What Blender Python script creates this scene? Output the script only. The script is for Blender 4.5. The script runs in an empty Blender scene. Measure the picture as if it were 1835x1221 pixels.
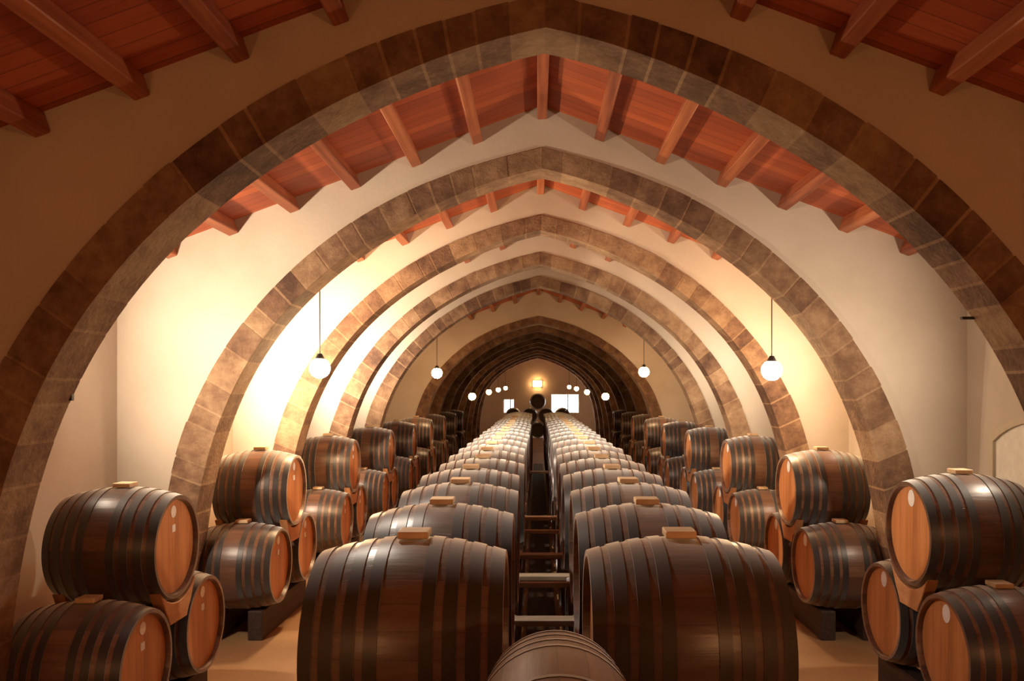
import bpy, bmesh, math, random
import numpy as np
from mathutils import Vector
random.seed(7)
SC = bpy.context.scene
COL = SC.collection
PI = math.pi
# ------------------------------------------------------------------ camera
EYE = 2.0            # eye height
F = 1460.0           # focal length in pixels of the 1835 px wide frame
PX, PY = 962.0, 703.0
CX = 0.04            # the hall's centre line
cam_d = bpy.data.cameras.new('camera')
cam_d.sensor_width = 36.0
cam_d.lens = 36.0 * F / 1835.0
cam_d.shift_x = -(PX - 917.5) / 1835.0
cam_d.shift_y = (PY - 610.5) / 1835.0
cam_d.clip_start = 0.05
cam = bpy.data.objects.new('camera', cam_d)
cam.location = (0, 0, EYE)
cam.rotation_euler = (PI / 2, 0, 0)
COL.objects.link(cam)
SC.camera = cam
# ------------------------------------------------------------------ world + exposure
w = bpy.data.worlds.new('world'); SC.world = w
w.use_nodes = True
w.node_tree.nodes['Background'].inputs[0].default_value = (0.55, 0.62, 0.75, 1)
w.node_tree.nodes['Background'].inputs[1].default_value = 0.6
SC.view_settings.view_transform = 'Standard'
SC.view_settings.look = 'None'
SC.view_settings.gamma = 1.0
SC.view_settings.use_curve_mapping = False
SC.view_settings.exposure = 1.25
WARM = (1.0, 0.66, 0.33)
# lamp radiances
L_FRONT, L_BAY2_LEFT, L_BAY2_RIGHT, L_MID, L_DEEP, L_END = 112, 185, 110, 62, 26, 30
SPOT = dict(near_left=180, near_right=90, bay_left=230, bay_right=75, row=520)

# ------------------------------------------------------------------ materials
def new_mat(name):
    m = bpy.data.materials.new(name); m.use_nodes = True
    nt = m.node_tree
    b = nt.nodes['Principled BSDF']
    return m, nt, b
def node(nt, t, **kw):
    n = nt.nodes.new(t)
    for k, v in kw.items(): setattr(n, k, v)
    return n
def ramp(nt, stops):
    n = nt.nodes.new('ShaderNodeValToRGB')
    e = n.color_ramp.elements
    e[0].position, e[0].color = stops[0][0], (*stops[0][1], 1)
    e[1].position, e[1].color = stops[-1][0], (*stops[-1][1], 1)
    for p, c in stops[1:-1]:
        x = e.new(p); x.color = (*c, 1)
    return n
def math_n(nt, op, a=None, b=None, va=0.0, vb=0.0):
    n = nt.nodes.new('ShaderNodeMath'); n.operation = op
    n.inputs[0].default_value = va; n.inputs[1].default_value = vb
    if a is not None: nt.links.new(a, n.inputs[0])
    if b is not None: nt.links.new(b, n.inputs[1])
    return n.outputs[0]
def mix_n(nt, mode, fac, a, b):
    n = nt.nodes.new('ShaderNodeMix'); n.data_type = 'RGBA'; n.blend_type = mode
    if isinstance(fac, float): n.inputs[0].default_value = fac
    else: nt.links.new(fac, n.inputs[0])
    for i, v in ((6, a), (7, b)):
        if isinstance(v, tuple): n.inputs[i].default_value = (*v, 1)
        else: nt.links.new(v, n.inputs[i])
    return n.outputs[2]
def noise(nt, scale, detail=4.0, coord=None, vec_scale=None, rough=0.55):
    n = nt.nodes.new('ShaderNodeTexNoise')
    n.inputs['Scale'].default_value = scale; n.inputs['Detail'].default_value = detail
    n.inputs['Roughness'].default_value = rough
    if coord is not None:
        if vec_scale:
            mp = nt.nodes.new('ShaderNodeMapping'); mp.inputs['Scale'].default_value = vec_scale
            nt.links.new(coord, mp.inputs[0]); coord = mp.outputs[0]
        nt.links.new(coord, n.inputs['Vector'])
    return n.outputs['Fac']
def bump(nt, b, h, strength, dist=0.01):
    n = nt.nodes.new('ShaderNodeBump'); n.inputs['Strength'].default_value = strength
    n.inputs['Distance'].default_value = dist
    nt.links.new(h, n.inputs['Height']); nt.links.new(n.outputs[0], b.inputs['Normal'])
def obj_coord(nt): return nt.nodes.new('ShaderNodeTexCoord').outputs['Object']

def mat_plaster():
    m, nt, b = new_mat('plaster')
    co = obj_coord(nt)
    n1 = noise(nt, 0.9, 5, co); n2 = noise(nt, 26, 4, co)
    r = ramp(nt, [(0.3, (0.43, 0.34, 0.255)), (0.55, (0.51, 0.415, 0.32)), (0.8, (0.56, 0.465, 0.365))])
    nt.links.new(n1, r.inputs[0])
    nt.links.new(r.outputs[0], b.inputs['Base Color'])
    b.inputs['Roughness'].default_value = 0.85
    bump(nt, b, n2, 0.25, 0.006)
    return m
def mat_stone():
    m, nt, b = new_mat('arch_stone')
    a = node(nt, 'ShaderNodeAttribute', attribute_name='block')
    co = obj_coord(nt)
    n1 = noise(nt, 5.5, 9, co, None, 0.72); n2 = noise(nt, 38, 5, co); n3 = noise(nt, 2.2, 3, co)
    s = math_n(nt, 'ADD', math_n(nt, 'MULTIPLY', n1, vb=1.05), math_n(nt, 'MULTIPLY', a.outputs['Fac'], vb=0.42))
    s = math_n(nt, 'ADD', s, math_n(nt, 'MULTIPLY', math_n(nt, 'SUBTRACT', n3, vb=0.5), vb=0.5))
    s = math_n(nt, 'SUBTRACT', s, vb=0.16)
    r = ramp(nt, [(0.28, (0.075, 0.033, 0.017)), (0.5, (0.175, 0.088, 0.045)), (0.75, (0.32, 0.19, 0.10)), (1.0, (0.45, 0.30, 0.17))])
    nt.links.new(s, r.inputs[0])
    c = mix_n(nt, 'MULTIPLY', 0.3, r.outputs[0], n2)
    nt.links.new(c, b.inputs['Base Color'])
    b.inputs['Roughness'].default_value = 0.9
    bump(nt, b, math_n(nt, 'ADD', n1, n2), 0.55, 0.016)
    return m
def mat_ceiling():
    m, nt, b = new_mat('ceiling_boards')
    co = obj_coord(nt)
    sp = nt.nodes.new('ShaderNodeSeparateXYZ'); nt.links.new(co, sp.inputs[0])
    y = math_n(nt, 'MULTIPLY', sp.outputs['Y'], vb=1 / 0.115)
    wn = nt.nodes.new('ShaderNodeTexWhiteNoise'); wn.noise_dimensions = '1D'
    nt.links.new(math_n(nt, 'FLOOR', y), wn.inputs['W'])
    grain = noise(nt, 1.0, 5, co, (3, 60, 3))
    s = math_n(nt, 'ADD', math_n(nt, 'MULTIPLY', wn.outputs['Value'], vb=0.45), math_n(nt, 'MULTIPLY', grain, vb=0.6))
    r = ramp(nt, [(0.2, (0.25, 0.044, 0.017)), (0.55, (0.41, 0.082, 0.026)), (0.9, (0.55, 0.135, 0.038))])
    nt.links.new(s, r.inputs[0])
    fr = math_n(nt, 'FRACT', y)
    line = math_n(nt, 'LESS_THAN', fr, vb=0.07)
    c = mix_n(nt, 'MIX', math_n(nt, 'MULTIPLY', line, vb=0.55), r.outputs[0], (0.08, 0.02, 0.008))
    nt.links.new(c, b.inputs['Base Color'])
    b.inputs['Roughness'].default_value = 0.55
    bump(nt, b, math_n(nt, 'SUBTRACT', grain, line), 0.2, 0.004)
    return m
def mat_wood(name, c0, c1, c2, scale=(30, 3, 30), rough=0.5, rnd=0.3):
    m, nt, b = new_mat(name)
    co = obj_coord(nt)
    g = noise(nt, 1.0, 6, co, scale)
    oi = nt.nodes.new('ShaderNodeObjectInfo')
    s = math_n(nt, 'ADD', g, math_n(nt, 'MULTIPLY', math_n(nt, 'SUBTRACT', oi.outputs['Random'], vb=0.5), vb=rnd))
    r = ramp(nt, [(0.25, c0), (0.5, c1), (0.8, c2)])
    nt.links.new(s, r.inputs[0]); nt.links.new(r.outputs[0], b.inputs['Base Color'])
    b.inputs['Roughness'].default_value = rough
    bump(nt, b, g, 0.25, 0.004)
    return m
def mat_staves(name, dark, mid, light, n_staves=26, rough=0.34, sheen=1.0):
    m, nt, b = new_mat(name)
    uv = nt.nodes.new('ShaderNodeTexCoord').outputs['UV']
    co = obj_coord(nt)
    sp = nt.nodes.new('ShaderNodeSeparateXYZ'); nt.links.new(uv, sp.inputs[0])
    u = math_n(nt, 'MULTIPLY', sp.outputs['X'], vb=float(n_staves))
    oi = nt.nodes.new('ShaderNodeObjectInfo')
    wn = nt.nodes.new('ShaderNodeTexWhiteNoise'); wn.noise_dimensions = '2D'
    cb = nt.nodes.new('ShaderNodeCombineXYZ')
    nt.links.new(math_n(nt, 'FLOOR', u), cb.inputs[0])
    nt.links.new(math_n(nt, 'MULTIPLY', oi.outputs['Random'], vb=97.0), cb.inputs[1])
    nt.links.new(cb.outputs[0], wn.inputs['Vector'])
    g = noise(nt, 1.0, 6, co, (5, 45, 45))
    big = noise(nt, 3.0, 3, co)
    s = math_n(nt, 'ADD', math_n(nt, 'MULTIPLY', wn.outputs['Value'], vb=0.35), math_n(nt, 'MULTIPLY', g, vb=0.45))
    s = math_n(nt, 'ADD', s, math_n(nt, 'MULTIPLY', big, vb=0.25))
    s = math_n(nt, 'ADD', s, math_n(nt, 'MULTIPLY', math_n(nt, 'SUBTRACT', oi.outputs['Random'], vb=0.5), vb=0.3))
    r = ramp(nt, [(0.25, dark), (0.55, mid), (0.9, light)])
    nt.links.new(s, r.inputs[0])
    fr = math_n(nt, 'FRACT', u)
    line = math_n(nt, 'LESS_THAN', fr, vb=0.05)
    c = mix_n(nt, 'MIX', math_n(nt, 'MULTIPLY', line, vb=0.4), r.outputs[0], (0.015, 0.009, 0.006))
    nt.links.new(c, b.inputs['Base Color'])
    b.inputs['Roughness'].default_value = rough
    b.inputs['Sheen Weight'].default_value = sheen; b.inputs['Sheen Roughness'].default_value = 0.45
    b.inputs['Sheen Tint'].default_value = (1.0, 0.96, 0.90, 1)
    bump(nt, b, math_n(nt, 'SUBTRACT', g, math_n(nt, 'MULTIPLY', line, vb=1.0)), 0.3, 0.004)
    return m
def mat_head():
    m, nt, b = new_mat('barrel_head_oak')
    co = obj_coord(nt)
    sp = nt.nodes.new('ShaderNodeSeparateXYZ'); nt.links.new(co, sp.inputs[0])
    y = math_n(nt, 'MULTIPLY', math_n(nt, 'ADD', sp.outputs['Y'], vb=1.0), vb=1 / 0.085)
    wn = nt.nodes.new('ShaderNodeTexWhiteNoise'); wn.noise_dimensions = '1D'
    nt.links.new(math_n(nt, 'FLOOR', y), wn.inputs['W'])
    g = noise(nt, 1.0, 6, co, (30, 38, 3.2))
    st = noise(nt, 1.0, 3, co, (8, 14, 1.6))
    s = math_n(nt, 'ADD', math_n(nt, 'MULTIPLY', wn.outputs['Value'], vb=0.25), math_n(nt, 'MULTIPLY', g, vb=0.4))
    s = math_n(nt, 'ADD', s, math_n(nt, 'MULTIPLY', st, vb=0.45))
    r = ramp(nt, [(0.3, (0.27, 0.092, 0.030)), (0.52, (0.50, 0.195, 0.066)), (0.85, (0.62, 0.28, 0.105))])
    nt.links.new(s, r.inputs[0])
    line = math_n(nt, 'LESS_THAN', math_n(nt, 'FRACT', y), vb=0.035)
    c = mix_n(nt, 'MIX', math_n(nt, 'MULTIPLY', line, vb=0.45), r.outputs[0], (0.07, 0.025, 0.01))
    nt.links.new(c, b.inputs['Base Color'])
    b.inputs['Roughness'].default_value = 0.38
    bump(nt, b, g, 0.1, 0.003)
    return m
def mat_plain(name, col, rough=0.5, metal=0.0, em=None, ems=0.0, sheen=0.0):
    m, nt, b = new_mat(name)
    n = noise(nt, 18, 3, obj_coord(nt))
    c = mix_n(nt, 'MULTIPLY', 0.3, col, n)
    nt.links.new(c, b.inputs['Base Color'])
    b.inputs['Roughness'].default_value = rough; b.inputs['Metallic'].default_value = metal
    b.inputs['Sheen Weight'].default_value = sheen; b.inputs['Sheen Roughness'].default_value = 0.45
    if em:
        b.inputs['Emission Color'].default_value = (*em, 1); b.inputs['Emission Strength'].default_value = ems
    return m
def mat_floor():
    m, nt, b = new_mat('floor_screed')
    co = obj_coord(nt)
    n1 = noise(nt, 1.3, 5, co); n2 = noise(nt, 30, 4, co)
    r = ramp(nt, [(0.3, (0.27, 0.145, 0.066)), (0.6, (0.36, 0.205, 0.095)), (0.85, (0.43, 0.26, 0.13))])
    nt.links.new(n1, r.inputs[0]); nt.links.new(r.outputs[0], b.inputs['Base Color'])
    b.inputs['Roughness'].default_value = 0.6
    bump(nt, b, n2, 0.15, 0.004)
    return m
M = dict(
    plaster=mat_plaster(), stone=mat_stone(), ceiling=mat_ceiling(), floor=mat_floor(),
    beam=mat_wood('beam_wood', (0.19, 0.044, 0.020), (0.33, 0.088, 0.033), (0.45, 0.145, 0.052), (28, 1.5, 28), 0.5),
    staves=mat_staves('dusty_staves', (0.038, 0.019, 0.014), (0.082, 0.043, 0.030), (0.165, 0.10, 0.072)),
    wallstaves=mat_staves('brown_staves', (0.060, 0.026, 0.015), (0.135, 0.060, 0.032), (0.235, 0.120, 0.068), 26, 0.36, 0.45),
    cask=mat_staves('pale_cask_staves', (0.10, 0.060, 0.030), (0.16, 0.102, 0.052), (0.27, 0.185, 0.10), 18, 0.45, 0.25),
    hoop=mat_plain('blackened_hoop_iron', (0.045, 0.036, 0.032), 0.40, 0.45, sheen=1.0),
    head=mat_head(),
    block=mat_wood('pale_pine', (0.42, 0.25, 0.13), (0.55, 0.37, 0.21), (0.66, 0.48, 0.30), (8, 30, 30), 0.6),
    cradle=mat_wood('cradle_pine', (0.34, 0.14, 0.055), (0.46, 0.20, 0.08), (0.55, 0.28, 0.12), (20, 5, 20), 0.55),
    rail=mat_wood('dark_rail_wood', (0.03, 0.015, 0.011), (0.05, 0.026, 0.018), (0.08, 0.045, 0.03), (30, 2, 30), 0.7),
    bar=mat_wood('grey_bar_wood', (0.25, 0.19, 0.13), (0.36, 0.29, 0.21), (0.46, 0.39, 0.30), (4, 30, 30), 0.6),
    label=mat_plain('white_paper', (0.95, 0.93, 0.89), 0.35),
    black=mat_plain('black_metal', (0.02, 0.02, 0.022), 0.45, 0.3),
    cable=mat_plain('cable_rubber', (0.06, 0.045, 0.035), 0.6),
    frame=mat_plain('painted_frame', (0.55, 0.45, 0.31), 0.6),
    panel=mat_plain('painted_panel', (0.78, 0.72, 0.6), 0.55),
    day=mat_plain('daylight_pane', (0.8, 0.85, 0.9), 0.2, 0, (0.92, 0.97, 1.0), 9.0),
)
def lamp_mat(name, col, s):
    return mat_plain(name, (0.9, 0.85, 0.7), 0.3, 0, col, s)

# ------------------------------------------------------------------ mesh helpers
class MB:
    def __init__(s): s.v = []; s.f = []; s.mi = []; s.uv = []
    def add(s, vs, fs, mi=0, uvs=None):
        o = len(s.v); s.v += [tuple(p) for p in vs]
        for k, f in enumerate(fs):
            s.f.append([o + i for i in f]); s.mi.append(mi)
            s.uv.append(uvs[k] if uvs else [(0, 0)] * len(f))
    def box(s, lo, hi, mi=0):
        x0, y0, z0 = lo; x1, y1, z1 = hi
        s.add([(x0,y0,z0),(x1,y0,z0),(x1,y1,z0),(x0,y1,z0),(x0,y0,z1),(x1,y0,z1),(x1,y1,z1),(x0,y1,z1)],
              [(0,3,2,1),(4,5,6,7),(0,1,5,4),(1,2,6,5),(2,3,7,6),(3,0,4,7)], mi)
    def lathe_x(s, prof, n=48, mi=0, close=False):
        """prof: list of (x, r), turned about the x axis"""
        vs = []; fs = []; uv = []
        m = len(prof)
        for x, r in prof:
            for k in range(n):
                a = 2 * PI * k / n
                vs.append((x, r * math.sin(a), r * math.cos(a)))
        rng = range(m) if close else range(m - 1)
        for i in rng:
            j = (i + 1) % m
            for k in range(n):
                k2 = (k + 1) % n
                fs.append((i*n+k, j*n+k, j*n+k2, i*n+k2))
                uv.append([(k/n, i/m), (k/n, (i+1)/m), ((k+1)/n, (i+1)/m), ((k+1)/n, i/m)])
        s.add(vs, fs, mi, uv)
    def disc_x(s, x, r, n=48, mi=0, flip=False):
        vs = [(x, r*math.sin(2*PI*k/n), r*math.cos(2*PI*k/n)) for k in range(n)]
        idx = list(range(n))
        s.add(vs, [idx if flip else idx[::-1]], mi)
    def prism(s, poly, y0, y1, mi=0):
        """poly of (x, z), extruded from y0 to y1"""
        n = len(poly)
        vs = [(x, y0, z) for x, z in poly] + [(x, y1, z) for x, z in poly]
        fs = [list(range(n)), list(range(2*n-1, n-1, -1))]
        for i in range(n):
            j = (i+1) % n
            fs.append((i, i+n, j+n, j))
        s.add(vs, fs, mi)
    def mesh(s, name, mats, smooth=None):
        me = bpy.data.meshes.new(name)
        me.from_pydata(s.v, [], s.f)
        for m in (mats if isinstance(mats, (list, tuple)) else [mats]): me.materials.append(m)
        me.polygons.foreach_set('material_index', s.mi)
        ul = me.uv_layers.new(name='UVMap')
        ul.data.foreach_set('uv', [c for f in s.uv for p in f for c in p])
        bm = bmesh.new(); bm.from_mesh(me); bmesh.ops.recalc_face_normals(bm, faces=bm.faces); bm.to_mesh(me); bm.free()
        if smooth is not None:
            me.polygons.foreach_set('use_smooth', [True] * len(me.polygons))
            try: me.set_sharp_from_angle(angle=math.radians(smooth))
            except Exception: pass
        me.update()
        return me
def link(name, data, parent=None, loc=(0, 0, 0), rz=0.0):
    o = bpy.data.objects.new(name, data); COL.objects.link(o)
    o.location = loc; o.rotation_euler = (0, 0, rz)
    if parent: o.parent = parent
    return o
def tag(o, label, cat=None, group=None, kind=None):
    o['label'] = label
    if cat: o['category'] = cat
    if group: o['group'] = group
    if kind: o['kind'] = kind
    return o
def bevel(o, wd=0.004, seg=2):
    b = o.modifiers.new('bevel', 'BEVEL'); b.width = wd; b.segments = seg; b.limit_method = 'ANGLE'
    return o
ORD = ['first','second','third','fourth','fifth','sixth','seventh','eighth','ninth','tenth','eleventh','twelfth','thirteenth',
       'fourteenth','fifteenth','sixteenth','seventeenth','eighteenth','nineteenth','twentieth','twenty-first','twenty-second','twenty-third','twenty-fourth']

# ------------------------------------------------------------------ the shell of the hall
Y0, Y1 = -3.5, 38.5
HALF = 3.27
RIDGE, SLOPE = 4.21, 0.373
def roof(x): return RIDGE - SLOPE * abs(x)
def struct(name, mb, mat, label, smooth=None):
    o = link(name, mb.mesh(name, mat, smooth)); tag(o, label, kind='structure'); return o
b = MB(); b.box((CX-HALF-0.3, Y0-0.3, -0.12), (CX+HALF+0.3, Y1+0.3, 0)); struct('floor', b, M['floor'], 'tan cellar floor')
for side, sg in (('left', -1), ('right', 1)):
    b = MB(); x0, x1 = sorted((CX + sg*HALF, CX + sg*(HALF+0.3)))
    b.box((x0, Y0, 0), (x1, Y1, roof(HALF) + 0.02)); struct('wall_' + side, b, M['plaster'], 'cream plastered side wall on the ' + side)
    b = MB(); e = HALF + 0.3
    b.prism([(CX, RIDGE), (CX + sg*e, roof(e)), (CX + sg*e, roof(e) + 0.12), (CX, RIDGE + 0.12)], Y0-0.3, Y1+0.3)
    struct('ceiling_' + side, b, M['ceiling'], 'sloping orange boarded ceiling on the ' + side)
b = MB(); b.prism([(CX-HALF-0.3, 0), (CX+HALF+0.3, 0), (CX+HALF+0.3, roof(HALF+0.3)), (CX, RIDGE), (CX-HALF-0.3, roof(HALF+0.3))], Y0-0.3, Y0)
struct('wall_back', b, M['plaster'], 'plaster gable wall behind the camera')

# end wall with two window openings
WINS = [(-1.58, -1.05, 1.0, 1.68), (0.66, 2.0, 1.0, 1.92)]
xs = [CX-HALF] + [v for w_ in WINS for v in w_[:2]] + [CX+HALF]
b = MB()
def wallquad(x0, x1, z0, zf0, zf1):
    b.prism([(x0, z0), (x1, z0), (x1, zf1), (x0, zf0)], Y1, Y1+0.3)
def rf(x): return roof(x - CX)
for i in range(5):
    x0, x1 = xs[i], xs[i+1]
    cuts = [x0] + ([CX] if x0 < CX < x1 else []) + [x1]
    for a, c in zip(cuts, cuts[1:]):
        if i in (1, 3):
            wz = WINS[0 if i == 1 else 1]
            wallquad(a, c, 0, wz[2], wz[2]); wallquad(a, c, wz[3], rf(a), rf(c))
        else: wallquad(a, c, 0, rf(a), rf(c))
struct('wall_end', b, M['plaster'], 'plaster gable wall at the far end of the hall')
for i, (x0, x1, z0, z1) in enumerate(WINS):
    b = MB()
    t = 0.045; ya, yb = Y1+0.05, Y1+0.12
    for lo, hi in (((x0,z0),(x0+t,z1)), ((x1-t,z0),(x1,z1)), ((x0+t,z0),(x1-t,z0+t)), ((x0+t,z1-t),(x1-t,z1))):
        b.box((lo[0], ya, lo[1]), (hi[0], yb, hi[1]))
    mx = x0 + (x1-x0)*(0.62 if i == 0 else 0.6)
    b.box((mx-t*0.6, ya, z0+t), (mx+t*0.6, yb, z1-t))
    o = struct('window_%d' % (i+1), b, M['frame'], ('small' if i == 0 else 'wide') + ' bright window in the far end wall')
    p = MB(); p.box((x0+t, Y1+0.08, z0+t), (mx-t*0.6, Y1+0.09, z1-t)); link('pane', p.mesh('pane', M['day']), o)
    p = MB(); p.box((mx+t*0.6, Y1+0.08, z0+t), (x1-t, Y1+0.09, z1-t)); link('pane', p.mesh('pane', M['day']), o)

# pointed arches: profile points measured as (half width, height above the eye)
OUT = [(0,1.878),(0.296,1.804),(0.709,1.675),(1.106,1.502),(1.585,1.239),(1.843,1.011),(2.212,0.605),(2.476,0.298),(2.598,0.087),(2.72,-0.193),(2.85,-0.68),(2.93,-1.35),(2.96,-2.0)]
INN = [(0,1.716),(0.382,1.612),(0.709,1.495),(1.035,1.3375),(1.364,1.140),(1.585,0.98),(1.843,0.756),(2.212,0.318),(2.388,0),(2.494,-0.282),(2.616,-0.722),(2.715,-1.35),(2.74,-2.0)]
def resample(pts, n):
    # smooth (Catmull-Rom) then even by arc length
    dense = []
    P = [pts[0]] + pts + [pts[-1]]
    for i in range(1, len(P)-2):
        p0, p1, p2, p3 = P[i-1], P[i], P[i+1], P[i+2]
        for k in range(12):
            t = k/12
            dense.append(tuple(0.5*((2*p1[d]) + (-p0[d]+p2[d])*t + (2*p0[d]-5*p1[d]+4*p2[d]-p3[d])*t*t + (-p0[d]+3*p1[d]-3*p2[d]+p3[d])*t**3) for d in (0, 1)))
    dense.append(pts[-1])
    L = [0]
    for a, c in zip(dense, dense[1:]): L.append(L[-1] + math.hypot(c[0]-a[0], c[1]-a[1]))
    out = []; j = 0
    for k in range(n+1):
        s = L[-1]*k/n
        while j < len(L)-2 and L[j+1] < s: j += 1
        u = (s-L[j])/max(1e-9, L[j+1]-L[j])
        out.append((dense[j][0]+(dense[j+1][0]-dense[j][0])*u, dense[j][1]+(dense[j+1][1]-dense[j][1])*u))
    # one smooth curve through the measured points
    t = np.linspace(0, 1, n+1); wt = np.ones(n+1); wt[0] = wt[-1] = 30
    fx = np.polyfit(t, [p[0] for p in out], 6, w=wt); fz = np.polyfit(t, [p[1] for p in out], 6, w=wt)
    return [(0.0 if k == 0 else float(np.polyval(fx, v)), float(np.polyval(fz, v))) for k, v in enumerate(t)]
TH = 0.26
ARCH_Y = [3.85, 6.27, 8.65, 10.95, 13.2] + [17.6 + 2.33*i for i in range(9)]
def arch(y, idx, sx=1.0, sz=1.0):
    NB = 17                                    # voussoirs per half
    SUB = 3
    n = NB*SUB
    o_ = [(x*sx, EYE + (z*sz if z > 0 else z)) for x, z in resample(OUT, n)]
    i_ = [(x*sx, EYE + (z*sz if z > 0 else z)) for x, z in resample(INN, n)]
    o_[-1] = (o_[-1][0], 0); i_[-1] = (i_[-1][0], 0)
    rnd = random.Random(100 + idx)
    mb = MB(); blk = []
    pr = 0.018
    def at_(L, t):
        i = min(int(t), n-1); u = t - i
        return (L[i][0] + (L[i+1][0]-L[i][0])*u, L[i][1] + (L[i+1][1]-L[i][1])*u)
    def piece(sg, t0, t1, pro, j, val):
        ts = [t0] + [float(q) for q in range(int(t0)+1, int(math.ceil(t1)))] + [t1]
        poly_i = [at_(i_, t) for t in ts]; poly_o = [at_(o_, t) for t in ts]
        poly_o = [(p[0] + (p[0]-c[0])*j, p[1] + (p[1]-c[1])*j) for p, c in zip(poly_o, poly_i)]
        if t1 >= n: poly_o[-1] = (poly_o[-1][0], 0)
        if t0 <= 0: poly_o[0] = (0, poly_o[0][1])
        m = len(ts); B = 2*m
        vs = []
        for yy in (y - pro, y + TH + pro):
            vs += [(CX + sg*p[0], yy, p[1]) for p in poly_i] + [(CX + sg*p[0], yy, p[1]) for p in poly_o]
        fs = []
        for t in range(m-1):
            fs += [(t, t+1, m+t+1, m+t), (B+t, B+m+t, B+m+t+1, B+t+1), (t, B+t, B+t+1, t+1), (m+t, m+t+1, B+m+t+1, B+m+t)]
        fs += [(0, m, B+m, B), (m-1, B+m-1, B+2*m-1, 2*m-1)]
        mb.add(vs, fs); blk.extend([val]*len(fs))
    for sg in (-1, 1):
        t = 0.0
        while t < n:
            t1 = t + rnd.choice((1.3, 1.6, 1.9, 2.2, 2.6))
            if n - t1 < 1.6: t1 = float(n)
            g = 0.085 if t1 < n and idx < 5 else 0.0
            piece(sg, t, t1 - g, pr + rnd.uniform(-0.002, 0.003), rnd.uniform(-0.015, 0.025) if t > 0 else 0.0, rnd.uniform(0.1, 0.85) if idx < 5 else rnd.uniform(0.15, 0.5))
            if g: piece(sg, t1 - g, t1 + g, pr - 0.002, -0.005, 0.85)
            t = t1 + g
    me = mb.mesh('trim', M['stone'])
    at = me.attributes.new('block', 'FLOAT', 'FACE'); at.data.foreach_set('value', blk)
    o = link('trim_%d' % (idx+1), me)
    tag(o, 'pointed arch of brown stone blocks, %s from the camera' % ORD[idx], kind='structure', group='stone arches spanning the hall')
    # plastered cross wall above and beside the ring
    mid = [((a[0]+c[0])/2, (a[1]+c[1])/2) for a, c in zip(o_, i_)]
    kk = next(t for t in range(n+1) if mid[t][1] < EYE + 0.75)
    xk = mid[kk][0]
    mb = MB()
    q = []
    for t in range(n+1):
        if t <= kk:
            x = mid[t][0]*HALF/xk; q.append((x, roof(x)))
        else:
            u = (t-kk)/(n-kk); q.append((HALF, roof(HALF)*(1-u)))
    for sg in (-1, 1):
        vs = []
        for yy in (y, y+TH):
            for p in mid: vs.append((CX+sg*p[0], yy, p[1]))
            for p in q: vs.append((CX+sg*p[0], yy, p[1]))
        m = n+1; B = 2*m; fs = []
        for t in range(n):
            fs += [(t, t+1, m+t+1, m+t), (B+t, B+m+t, B+m+t+1, B+t+1), (t, B+t, B+t+1, t+1)]
        mb.add(vs, fs)
    o = link('wall_cross', mb.mesh('wall_cross', M['plaster']))
    tag(o, 'plastered cross wall over the %s stone arch from the camera' % ORD[idx], kind='structure', group='plastered cross walls')
for i, y in enumerate(ARCH_Y):
    if i < 5: arch(y, i)
    else: arch(y, i, 0.945, 0.875)

# roof beams, one set per bay
bays = [(-3.5, ARCH_Y[0])] + [(a + TH, c) for a, c in zip(ARCH_Y, ARCH_Y[1:5])] + [(ARCH_Y[4]+TH, ARCH_Y[5])]
places = ['nearest bay, before the first arch', 'bay behind the first arch', 'bay behind the second arch', 'bay behind the third arch', 'bay behind the fourth arch', 'bay behind the fifth arch']
bm_cache = {}
for bi, (ya, yb) in enumerate(bays):
    for k in range(-6, 7):
        x = k*0.47 - (0.055 if k < 0 else 0.0)
        zt = roof(abs(x)) - (0.0 if k else 0.012)
        mb = MB()
        L = yb - ya
        wd, h = 0.075, 0.10
        # tilted with the roof pitch except at the ridge
        s_ = 0 if k == 0 else (-SLOPE if k > 0 else SLOPE)
        poly = [(-wd/2, -wd/2*s_), (wd/2, wd/2*s_), (wd/2 + h*s_*0.9, wd/2*s_ - h), (-wd/2 + h*s_*0.9, -wd/2*s_ - h)]
        mb.prism(poly, 0, L)
        o = link('ceiling_beam', mb.mesh('ceiling_beam', M['beam']), loc=(CX + x, ya, zt))
        bevel(o, 0.006, 1)
        nm = 'ridge beam' if k == 0 else '%s roof beam %s of the ridge' % (ORD[abs(k)-1], 'left' if k < 0 else 'right')
        tag(o, 'reddish ' + nm + ' in the ' + places[bi], kind='structure', group='roof beams')

# panelled door with an arched head in the right wall
xw = CX + HALF
def arc_door(y0, y1, zs, rise, n=12):
    pts = [(y0, 0), (y0, zs)]
    for k in range(1, n):
        u = k/n; pts.append((y0 + (y1-y0)*u, zs + rise*math.sin(PI*u)**0.8))
    return pts + [(y1, zs), (y1, 0)]
outer = arc_door(5.90, 4.78, 1.68, 0.16); inner = arc_door(5.855, 4.825, 1.645, 0.155)
mb = MB(); n = len(outer)
vs = []
for xx in (xw-0.035, xw+0.02):
    vs += [(xx, p[0], p[1]) for p in outer] + [(xx, p[0], p[1]) for p in inner]
fs = []
for t in range(n-1):
    fs += [(t, t+1, n+t+1, n+t), (2*n+t, 3*n+t, 3*n+t+1, 2*n+t+1), (t, 2*n+t, 2*n+t+1, t+1), (n+t, n+t+1, 3*n+t+1, 3*n+t)]
mb.add(vs, fs)
door = struct('door_1', mb, M['frame'], 'pale door with an arched frame in the right wall')
mb = MB(); m = len(inner)
mb.add([(xw-0.012, p[0], p[1]) for p in inner] + [(xw+0.02, p[0], p[1]) for p in inner],
       [list(range(m)), list(range(2*m-1, m-1, -1))] + [(t, t+m, t+m+1, t+1) for t in range(m-1)])
link('door_leaf', mb.mesh('door_leaf', M['panel']), door)

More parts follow.
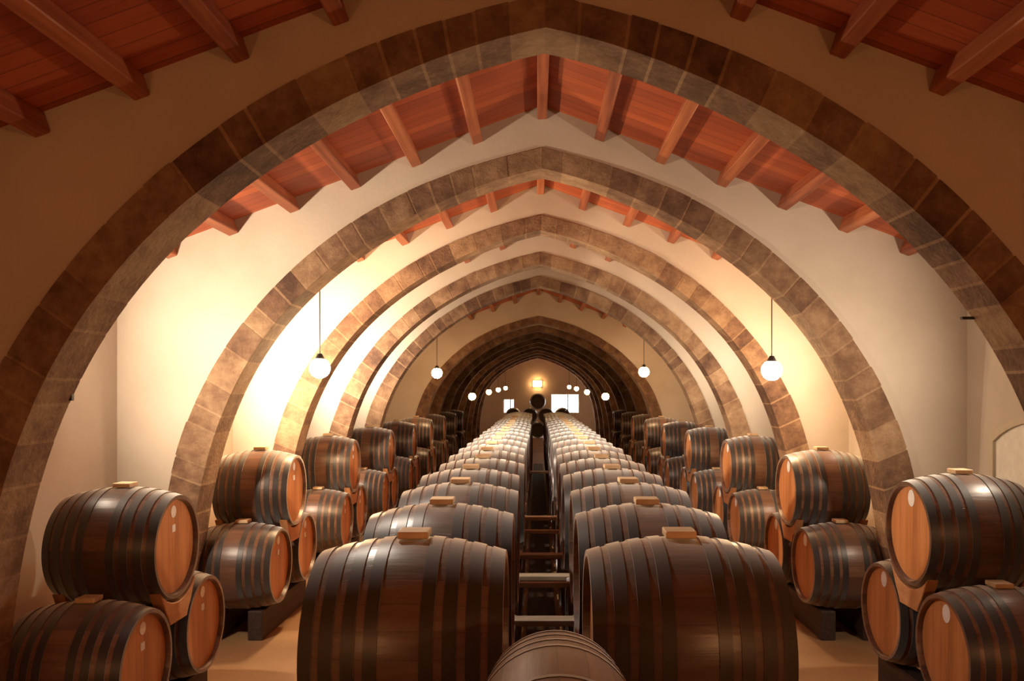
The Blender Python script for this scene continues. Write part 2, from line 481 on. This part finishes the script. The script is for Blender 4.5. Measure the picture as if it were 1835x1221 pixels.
# ------------------------------------------------------------------ lamps
def sphere_mb(r, zc=0.0, squash=1.0, nu=20, nv=12):
    mb = MB(); vs = []; fs = []
    for j in range(nv+1):
        t = PI*j/nv
        for k in range(nu):
            a = 2*PI*k/nu
            vs.append((r*math.sin(t)*math.cos(a), r*math.sin(t)*math.sin(a), zc + squash*r*math.cos(t)))
    for j in range(nv):
        for k in range(nu):
            k2 = (k+1) % nu
            fs.append((j*nu+k, (j+1)*nu+k, (j+1)*nu+k2, j*nu+k2))
    mb.add(vs, fs); return mb
def cyl_mb(r0, r1, z0, z1, n=14):
    mb = MB()
    vs = [(r0*math.cos(2*PI*k/n), r0*math.sin(2*PI*k/n), z0) for k in range(n)] + [(r1*math.cos(2*PI*k/n), r1*math.sin(2*PI*k/n), z1) for k in range(n)]
    fs = [list(range(n))[::-1], list(range(n, 2*n))] + [(k, (k+1) % n, n+(k+1) % n, n+k) for k in range(n)]
    mb.add(vs, fs); return mb
def pendant(x, y, z, r, mat, label, group):
    e = link('pendant_lamp', None, loc=(x, y, z)); tag(e, label, 'lamp', group)
    link('globe', sphere_mb(r).mesh('globe', mat, 60), e)
    link('lamp_cap', cyl_mb(r*0.5, r*0.22, r*0.86, r*1.4).mesh('lamp_cap', M['black'], 40), e)
    top = roof(x - CX) - z
    link('cable', cyl_mb(0.006, 0.006, r*1.38, top + 0.005, 8).mesh('cable', M['cable'], 60), e)
    return e
def px(xp, yp, d): return ((xp-PX)*d/F, d, EYE + (PY-yp)*d/F)
x, y, z = px(573, 660, 7.5)
pendant(x, y, z, 0.095, lamp_mat('lamp_glow_left', WARM, L_BAY2_LEFT), 'large glowing pendant globe left, between the second and third arch', 'large pendant globes')
x, y, z = px(1383, 664, 7.5)
pendant(x, y, z, 0.095, lamp_mat('lamp_glow_right', WARM, L_BAY2_RIGHT), 'large glowing pendant globe right, between the second and third arch', 'large pendant globes')
for x, sd in ((-1.95, 'left'), (2.03, 'right')):  # added unseen lamps that brighten the nearest bay
    fm = lamp_mat('lamp_glow_front_' + sd, (1.0, 0.47, 0.18), L_FRONT * (0.75 if sd == 'left' else 1.1))
    pendant(x, -1.3, 2.1, 0.095, fm, 'added unseen pendant globe behind the viewer on the %s' % sd, 'added pendant globes behind the viewer')
mm = lamp_mat('lamp_glow_mid', WARM, L_MID)
for xp, yp, s in ((783, 669, 'left'), (1154, 667, 'right')):
    x, y, z = px(xp, yp, 16.0)
    pendant(x, y, z, 0.105, mm, 'round glowing pendant globe %s of the dark arch mouth' % s, 'pendant globes before the dark arches')
dm = lamp_mat('lamp_glow_deep', (1.0, 0.56, 0.22), L_DEEP)
deep = [((846, 711), (1085, 711), 18.6, 'largest and outermost'), ((876, 703), (1052, 703), 25.6, 'second outermost'), ((893, 699), (1033, 697), 30.3, 'third outermost'), ((906, 696), (1020, 694), 35.0, 'innermost')]
for lft, rgt, d, nm in deep:
    for p, s in ((lft, 'left'), (rgt, 'right')):
        x, y, z = px(p[0], p[1], d)
        pendant(x, y, z, 0.085, dm, '%s small glowing globe in the far %s row' % (nm, s), 'small globes deep in the hall')
x, y, z = px(963, 688, Y1 - 0.1)
e = link('wall_lamp', None, loc=(x, Y1, z)); tag(e, 'bright square wall lamp in the middle of the far end wall', 'lamp')
mb = MB(); mb.box((-0.22, -0.05, -0.16), (0.22, 0, 0.16)); link('back_plate', mb.mesh('back_plate', M['frame']), e)
mb = MB(); mb.box((-0.19, -0.14, -0.13), (0.19, -0.05, 0.13)); bevel(link('diffuser', mb.mesh('diffuser', lamp_mat('lamp_glow_end', (1.0, 0.56, 0.22), L_END)), e), 0.03, 3)

# added unseen floods on walls and arches, brightening walls and barrels
def added_flood(x, y, z, target, power, col, label, cone=2.8, arm=None, wall=0):
    e = link('added_flood', None, loc=(x, y, z)); tag(e, label, 'added_flood', 'added floods behind the arches')
    d = Vector(target) - Vector((x, y, z))
    q = d.to_track_quat('Y', 'Z')
    mb = MB(); mb.box((-0.07, -0.05, -0.05), (0.07, 0.03, 0.05))
    h = link('housing', mb.mesh('housing', M['black']), e); h.rotation_mode = 'QUATERNION'; h.rotation_quaternion = q; bevel(h, 0.01, 2)
    mb = MB(); mb.box((-0.06, 0.03, -0.04), (0.06, 0.034, 0.04))
    g = link('lens', mb.mesh('lens', M['label']), e); g.rotation_mode = 'QUATERNION'; g.rotation_quaternion = q
    mb = MB()
    sg = 1 if x < CX else -1
    if wall: mb.box((min(0, wall*0.18), -0.015, -0.012), (max(0, wall*0.18), 0.015, 0.012))
    else: mb.box((-0.015, -(y - arm), -0.012), (0.015, 0.0, 0.012))
    link('bracket', mb.mesh('bracket', M['black']), e)
    ld = bpy.data.lights.new('flood_beam', 'SPOT'); ld.energy = power; ld.color = col; ld.spot_size = cone; ld.spot_blend = 1.0; ld.shadow_soft_size = 0.06
    lo = link('flood_beam', ld, e); lo.rotation_mode = 'QUATERNION'
    lo.rotation_quaternion = d.to_track_quat('-Z', 'Y'); lo.location = d.normalized()*0.06
    return e
WHITE = (1.0, 0.84, 0.64)
back1 = ARCH_Y[0] + TH
for i, nm in ((0, 'first'), (1, 'second'), (2, 'third'), (3, 'fourth')):
    yw = ARCH_Y[i] + (0.90 if i == 0 else 1.15)
    pl, pr_ = (SPOT['near_left'], SPOT['near_right']) if i == 0 else (SPOT['bay_left'] * (0.55 if i == 3 else 1), SPOT['bay_right'] * (0.55 if i == 3 else 1))
    added_flood(CX - HALF + 0.18, yw, 2.30, (-1.0, yw + 1.6, 2.25), pl, WHITE, 'added unseen black flood on the left wall behind the %s arch' % nm, wall=-1)
    added_flood(CX + HALF - 0.18, yw, 2.30, (0.6, yw + 1.3, 2.0), pr_, WHITE, 'added unseen black flood on the right wall behind the %s arch' % nm, wall=1)
# added unseen spots high on the arches, brightening the middle rows' tops
for i, nm, pw in ((0, 'first', 0.15), (1, 'second', 0.6), (2, 'third', 0.4)):
    yb = ARCH_Y[i] + TH
    added_flood(-1.36, yb + 0.16, 3.30 if i == 0 else 3.42, (-0.35, yb - 0.1 if i == 0 else yb + 1.9, 1.4), SPOT['row']*pw, (1.0, 0.89, 0.74), 'added unseen black spotlight near the top of the back of the %s arch' % nm, arm=yb, cone=2.0 if i == 0 else 1.2)
# the two small iron hooks that show past the edge of the first arch
for xp, yp, s in ((126, 712, 'left'), (1731, 570, 'right')):
    x, y, z = px(xp, yp, back1 + 0.012)
    sg = -1 if s == 'left' else 1
    mb = MB(); mb.box((-0.025, -0.012, -0.008) if s == 'right' else (-0.05, -0.012, -0.018), (0.06, 0.012, 0.006) if s == 'right' else (0.014, 0.012, 0.018))
    o = link('iron_hook', mb.mesh('iron_hook', M['black']), loc=(x, y, z)); bevel(o, 0.003, 2)
    tag(o, 'small black iron hook on the %s inner edge of the first arch' % s, 'hook')

# ------------------------------------------------------------------ barrels
BL, BR, ER = 0.63, 0.35, 0.298      # length, radius at the bilge, radius at the ends
def rad(t, br=BR, er=ER): return br - (br-er)*abs(t)**1.9
def stave_prof(L, br, er, n=18):
    h = L/2
    p = [(-h + 0.028, er - 0.022), (-h, er - 0.016)]
    for k in range(n+1):
        t = -1 + 2*k/n; p.append((t*h, rad(t, br, er)))
    return p + [(h, er - 0.016), (h - 0.028, er - 0.022)]
def hoop_prof(t, wd, L, br, er, th=0.0045):
    h = L/2; a, c = t - wd/L, t + wd/L
    ra, rc = rad(max(-1, a), br, er), rad(min(1, c), br, er)
    a, c = max(-1.0, a)*h, min(1.0, c)*h
    return [(a, ra - 0.004), (a, ra + th), (c, rc + th), (c, rc - 0.004)]
HOOPS = [(0.27, 0.042), (0.49, 0.042), (0.715, 0.044), (0.93, 0.044)]
SEG = 52
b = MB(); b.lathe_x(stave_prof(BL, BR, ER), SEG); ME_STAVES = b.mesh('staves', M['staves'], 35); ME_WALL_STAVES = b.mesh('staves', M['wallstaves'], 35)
ME_HOOPS = []
for t, wd in HOOPS:
    b = MB(); b.lathe_x(hoop_prof(t, wd, BL, BR, ER), SEG, close=True); ME_HOOPS.append(b.mesh('hoop', M['hoop'], 35))
b = MB(); hx = BL/2 - 0.028
b.lathe_x([(hx-0.02, ER-0.023), (hx, ER-0.023)], SEG); b.disc_x(hx, ER-0.023, SEG); ME_HEAD = b.mesh('head', M['head'], 35)
def flat_disc(x, ry, rz_, n=24, yo=0.0, zo=0.0, th=0.003):
    mb = MB()
    vs = []
    for xx in (x, x+th): vs += [(xx, yo + ry*math.sin(2*PI*k/n), zo + rz_*math.cos(2*PI*k/n)) for k in range(n)]
    mb.add(vs, [list(range(n)), list(range(2*n-1, n-1, -1))] + [(k, k+n, (k+1) % n+n, (k+1) % n) for k in range(n)])
    return mb
ME_ROUND = flat_disc(hx, 0.034, 0.036, zo=0.205).mesh('round_label', M['label'])
ME_ROUND_BIG = flat_disc(hx, 0.042, 0.05, zo=0.205).mesh('round_label', M['label'])
b = MB(); b.box((hx, -0.022, 0.085), (hx+0.003, 0.022, 0.128)); ME_SQUARE = b.mesh('square_label', M['label'])
# the whole barrel as one mesh for the small far ones
b = MB(); b.lathe_x(stave_prof(BL, BR, ER, 8), 28)
for t, wd in HOOPS:
    for s in (1, -1): b.lathe_x([(s*x, r) for x, r in hoop_prof(t, wd, BL, BR, ER)], 28, 1, True)
for s in (1, -1): b.disc_x(s*hx, ER-0.023, 28, 2)
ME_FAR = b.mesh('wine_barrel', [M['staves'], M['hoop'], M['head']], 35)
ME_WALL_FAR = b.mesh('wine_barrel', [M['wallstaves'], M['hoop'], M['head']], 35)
ME_SHADED_PILE = b.mesh('wine_barrel', [M['rail'], M['hoop'], M['rail']], 35)  # heap all in dark wood, its shade put into the colour

def make_barrel(label_kind):
    e = bpy.data.objects.new('wine_barrel', None); COL.objects.link(e)
    kids = []
    def kid(nm, me, rz=0.0):
        o = link(nm, me, e); o.rotation_euler = (0, 0, rz); return o
    kid('staves', ME_STAVES if label_kind == 'plain' else ME_WALL_STAVES); kid('head', ME_HEAD); kid('head', ME_HEAD, PI)
    for me in ME_HOOPS:
        kid('hoop', me); kid('hoop', me, PI)
    if label_kind == 'left':
        kid('round_label', ME_ROUND)['label'] = 'round white sticker'
        kid('square_label', ME_SQUARE)['label'] = 'square white sticker'
    if label_kind == 'right':
        kid('round_label', ME_ROUND_BIG)['label'] = 'round white sticker'
    return e
PROTO = {}
FAR = dict(far=ME_FAR, wall_far=ME_WALL_FAR, pile=ME_SHADED_PILE)
def place_barrel(kind, x, y, z, label, group, rz=0.0, roll=0.0):
    if kind in FAR:
        r = link('wine_barrel', FAR[kind])
    elif kind not in PROTO:
        r = PROTO[kind] = make_barrel(kind)
    else:
        src = PROTO[kind]
        r = src.copy(); COL.objects.link(r)
        for ch in src.children:
            c = ch.copy(); COL.objects.link(c); c.parent = r
    r.location = (x, y, z); r.rotation_euler = (roll, 0, rz)
    tag(r, label, 'barrel', group)
    return r
# bung block: a loose pale board lying over the bung
def block_me(wx, wy, h):
    b = MB(); b.box((-wx/2, -wy/2, 0), (wx/2, wy/2, h)); return b.mesh('bung_block', M['block'])
ME_BLOCK = block_me(0.104, 0.10, 0.025)
BRND = random.Random(5)
def place_block(x, y, z, label, group):
    o = link('bung_block', ME_BLOCK, loc=(x, y, z + 0.003)); o.rotation_euler = (0, 0, BRND.uniform(-0.03, 0.03))
    bevel(o, 0.004, 2)
    tag(o, label, 'block', group); return o
TIER = 0.575
# ---- two rows down the middle, two tiers high
ROW_N = 22
ROWZ = 1.15
rr = random.Random(11)
for s, xc in (('left', -0.42), ('right', 0.495)):
    for i in range(ROW_N):
        y = 2.8 + 0.84*i
        x, z = xc + rr.uniform(-0.012, 0.012), ROWZ
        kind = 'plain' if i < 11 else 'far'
        place_barrel(kind, x, y, z, '%s barrel from the front on top of the middle row %s of the aisle' % (ORD[i], s),
                     'barrels on top of the %s middle row' % s, roll=rr.uniform(-0.1, 0.1))
        if i < 17:
            place_block(x + rr.uniform(-0.002, 0.002), y + rr.uniform(-0.01, 0.01), z + BR, 'pale block on the %s upper barrel back in the %s middle row' % (ORD[i], s),
                        'bung blocks along the %s middle row' % s)
    for i in range(ROW_N + 1):
        y = 2.38 + 0.84*i
        place_barrel('far', xc, y, ROWZ - TIER, '%s barrel from the front on the bottom of the middle row %s of the aisle' % (ORD[i], s),
                     'barrels on the bottom of the %s middle row' % s)
    for dx in (-0.17, 0.17):
        b = MB(); ya, yb = 2.05, 2.38 + 0.84*ROW_N + 0.3
        b.box((-0.06, ya, 0), (0.06, yb, ROWZ - TIER - rad(0.17*2/BL) + 0.004))
        o = link('support_beam', b.mesh('support_beam', M['rail']), loc=(xc + dx, 0, 0)); bevel(o, 0.006, 1)
        tag(o, 'long dark timber under the %s middle row, on its %s side' % (s, 'left' if dx < 0 else 'right'), 'beam', 'timbers under the middle rows')
b = MB(); b.box((0.04 - 0.125, 2.2, 0), (0.04 + 0.125, 22.5, 0.025))  # added board; its dark colour stands in for shade in the gap
tag(bevel(link('shade_board', b.mesh('shade_board', M['rail'])), 0.004, 1), 'added dark board, in place of shade, in the gap between the middle rows', 'board')
# cross bars seen in the gap between the two rows
for k, (yp, dy) in enumerate(((1108, 0), (1051, 1), (1030, 2), (996, 3), (950, 4), (931, 5), (848, 6))):
    zt = 0.885
    d = (EYE - zt)*F/(yp - PY)
    i = round((d - 2.38)/0.84); yc = 2.38 + 0.84*i          # over a bottom barrel
    b = MB(); b.box((-0.175, -0.045 if k not in (1, 4) else -0.02, 0), (0.175, 0.045 if k not in (1, 4) else 0.02, 0.03))
    o = link('cross_bar', b.mesh('cross_bar', M['bar']), loc=(0.04, max(yc-0.12, min(yc+0.12, d)), zt - 0.03)); bevel(o, 0.004, 2)
    tag(o, '%s pale wooden bar from the front across the gap between the middle rows' % ORD[k], 'bar', 'bars across the gap between the middle rows')

# ---- stacks of three along both walls
def cradle_me():
    # fills the valley: hollow top under the upper barrel, pointed foot between the lower two
    b = MB(); n = 10
    ru, rl = 0.327, 0.327
    pts = []
    a0 = math.radians(46)
    for k in range(n+1):
        a = -a0 + 2*a0*k/n
        pts.append((ru*math.sin(a), -ru*math.cos(a)))
    a1 = math.radians(47.5); a2 = math.radians(66)
    # right lower barrel centre (0.41,-TIER)
    low = []
    for k in range(n+1):
        a = a1 + (a2-a1)*k/n
        low.append((0.41 - rl*math.sin(a), -TIER + rl*math.cos(a)))
    pts2 = pts + low[1:] + [(-p[0], p[1]) for p in low[1:][::-1]]
    m = len(pts2)
    vs = [(-0.035, p[0], p[1]) for p in pts2] + [(0.035, p[0], p[1]) for p in pts2]
    b.add(vs, [list(range(m)), list(range(2*m-1, m-1, -1))] + [(k, k+m, (k+1) % m+m, (k+1) % m) for k in range(m)])
    return b.mesh('barrel_cradle', M['cradle'])
ME_CRADLE = cradle_me()
rs = random.Random(21)
for s, sg in (('left', -1), ('right', 1)):
    for k in range(9):
        y = 4.84 + 2.33*k
        xc = CX + sg*(2.16 + BL/2)
        zu = 1.14
        if k == 0: zu = 1.085 if s == 'left' else 1.165
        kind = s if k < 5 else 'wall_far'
        rz = 0 if s == 'left' else PI
        st = 'the %s stack along the %s wall' % (ORD[k] + ' nearest' if k else 'nearest', s)
        g = 'barrels stacked along the %s wall' % s
        xu = xc + rs.uniform(-0.015, 0.015)
        place_barrel(kind, xu, y, zu, 'top barrel of ' + st, g, rz, rs.uniform(-0.06, 0.06))
        place_barrel(kind, xc + rs.uniform(-0.01, 0.01), y - 0.41, zu - TIER, 'bottom front barrel of ' + st, g, rz, rs.uniform(-0.06, 0.06))
        place_barrel(kind, xc + rs.uniform(-0.01, 0.01), y + 0.41, zu - TIER, 'bottom rear barrel of ' + st, g, rz, rs.uniform(-0.06, 0.06))
        if k < 6:
            place_block(xu, y, zu + BR, 'pale block lying on the top barrel of ' + st, 'bung blocks along the %s wall' % s)
            for dd, nm in ((-0.41, 'front'), (0.41, 'rear')):
                place_block(xc, y + dd*1.0, zu - TIER + BR, 'pale block on the bottom %s barrel of ' % nm + st, 'bung blocks along the %s wall' % s)
        for dx, nm in ((-sg*0.275, 'aisle'), (sg*0.275, 'wall')):
            o = link('barrel_cradle', ME_CRADLE, loc=(xc + dx, y, zu)); bevel(o, 0.004, 1)
            tag(o, 'orange wooden cradle at the %s end of ' % nm + st, 'cradle', 'cradles between stacked barrels')
        for dx, nm in ((-0.17, 'left'), (0.17, 'right')):
            b = MB(); b.box((-0.06, -0.62, 0), (0.06, 0.62, zu - TIER - rad(0.17*2/BL) + 0.004))
            o = link('support_beam', b.mesh('support_beam', M['rail']), loc=(xc + dx, y, 0)); bevel(o, 0.006, 1)
            tag(o, 'short dark timber under %s, on its %s' % (st, nm), 'beam', 'timbers under the wall stacks')

# ---- small cask end-on at the very front, on its stand
CL, CBR, CER = 0.60, 0.206, 0.184
b = MB(); b.lathe_x(stave_prof(CL, CBR, CER), 48); me_cs = b.mesh('staves', M['cask'], 35)
cask = link('small_cask', None, loc=(0.05, 2.2 - CL/2, 1.357 - CER)); cask.rotation_euler = (0, 0, PI/2)
tag(cask, 'small pale cask lying end on in front of the gap between the rows', 'barrel')
link('staves', me_cs, cask)
for t in (0.95, 0.77, 0.57, 0.36):
    b = MB(); b.lathe_x(hoop_prof(t, 0.014, CL, CBR, CER, 0.002), 48, close=True); me = b.mesh('hoop', M['hoop'], 35)
    link('hoop', me, cask); link('hoop', me, cask, rz=PI)
b = MB(); b.lathe_x([(CL/2-0.05, CER-0.023), (CL/2-0.028, CER-0.023)], 48); b.disc_x(CL/2-0.028, CER-0.023, 48); me = b.mesh('head', M['head'], 35)
link('head', me, cask); link('head', me, cask, rz=PI)
st = link('cask_stand', None, loc=(0.05, 1.82, 0)); tag(st, 'dark wooden stand under the small cask', 'stand')
zt = 1.357 - CER - CBR
b = MB(); b.box((-0.15, -0.19, zt - 0.05), (0.15, 0.19, zt)); link('stand_top', b.mesh('stand_top', M['rail']), st)
for lx in (-0.12, 0.12):
    for ly in (-0.15, 0.15):
        b = MB(); b.box((lx-0.025, ly-0.025, 0), (lx+0.025, ly+0.025, zt-0.05)); link('leg', b.mesh('leg', M['rail']), st)

# ---- heap of barrels before the far windows, heads to the viewer
for tier, n in enumerate((5, 4, 1)):
    for i in range(n):
        x = CX + (i - (n-1)/2)*0.712
        nmx = {5: ['outermost left', 'left', 'middle', 'right', 'outermost right'], 4: ['outer left', 'inner left', 'inner right', 'outer right'], 1: ['only']}[n][i]
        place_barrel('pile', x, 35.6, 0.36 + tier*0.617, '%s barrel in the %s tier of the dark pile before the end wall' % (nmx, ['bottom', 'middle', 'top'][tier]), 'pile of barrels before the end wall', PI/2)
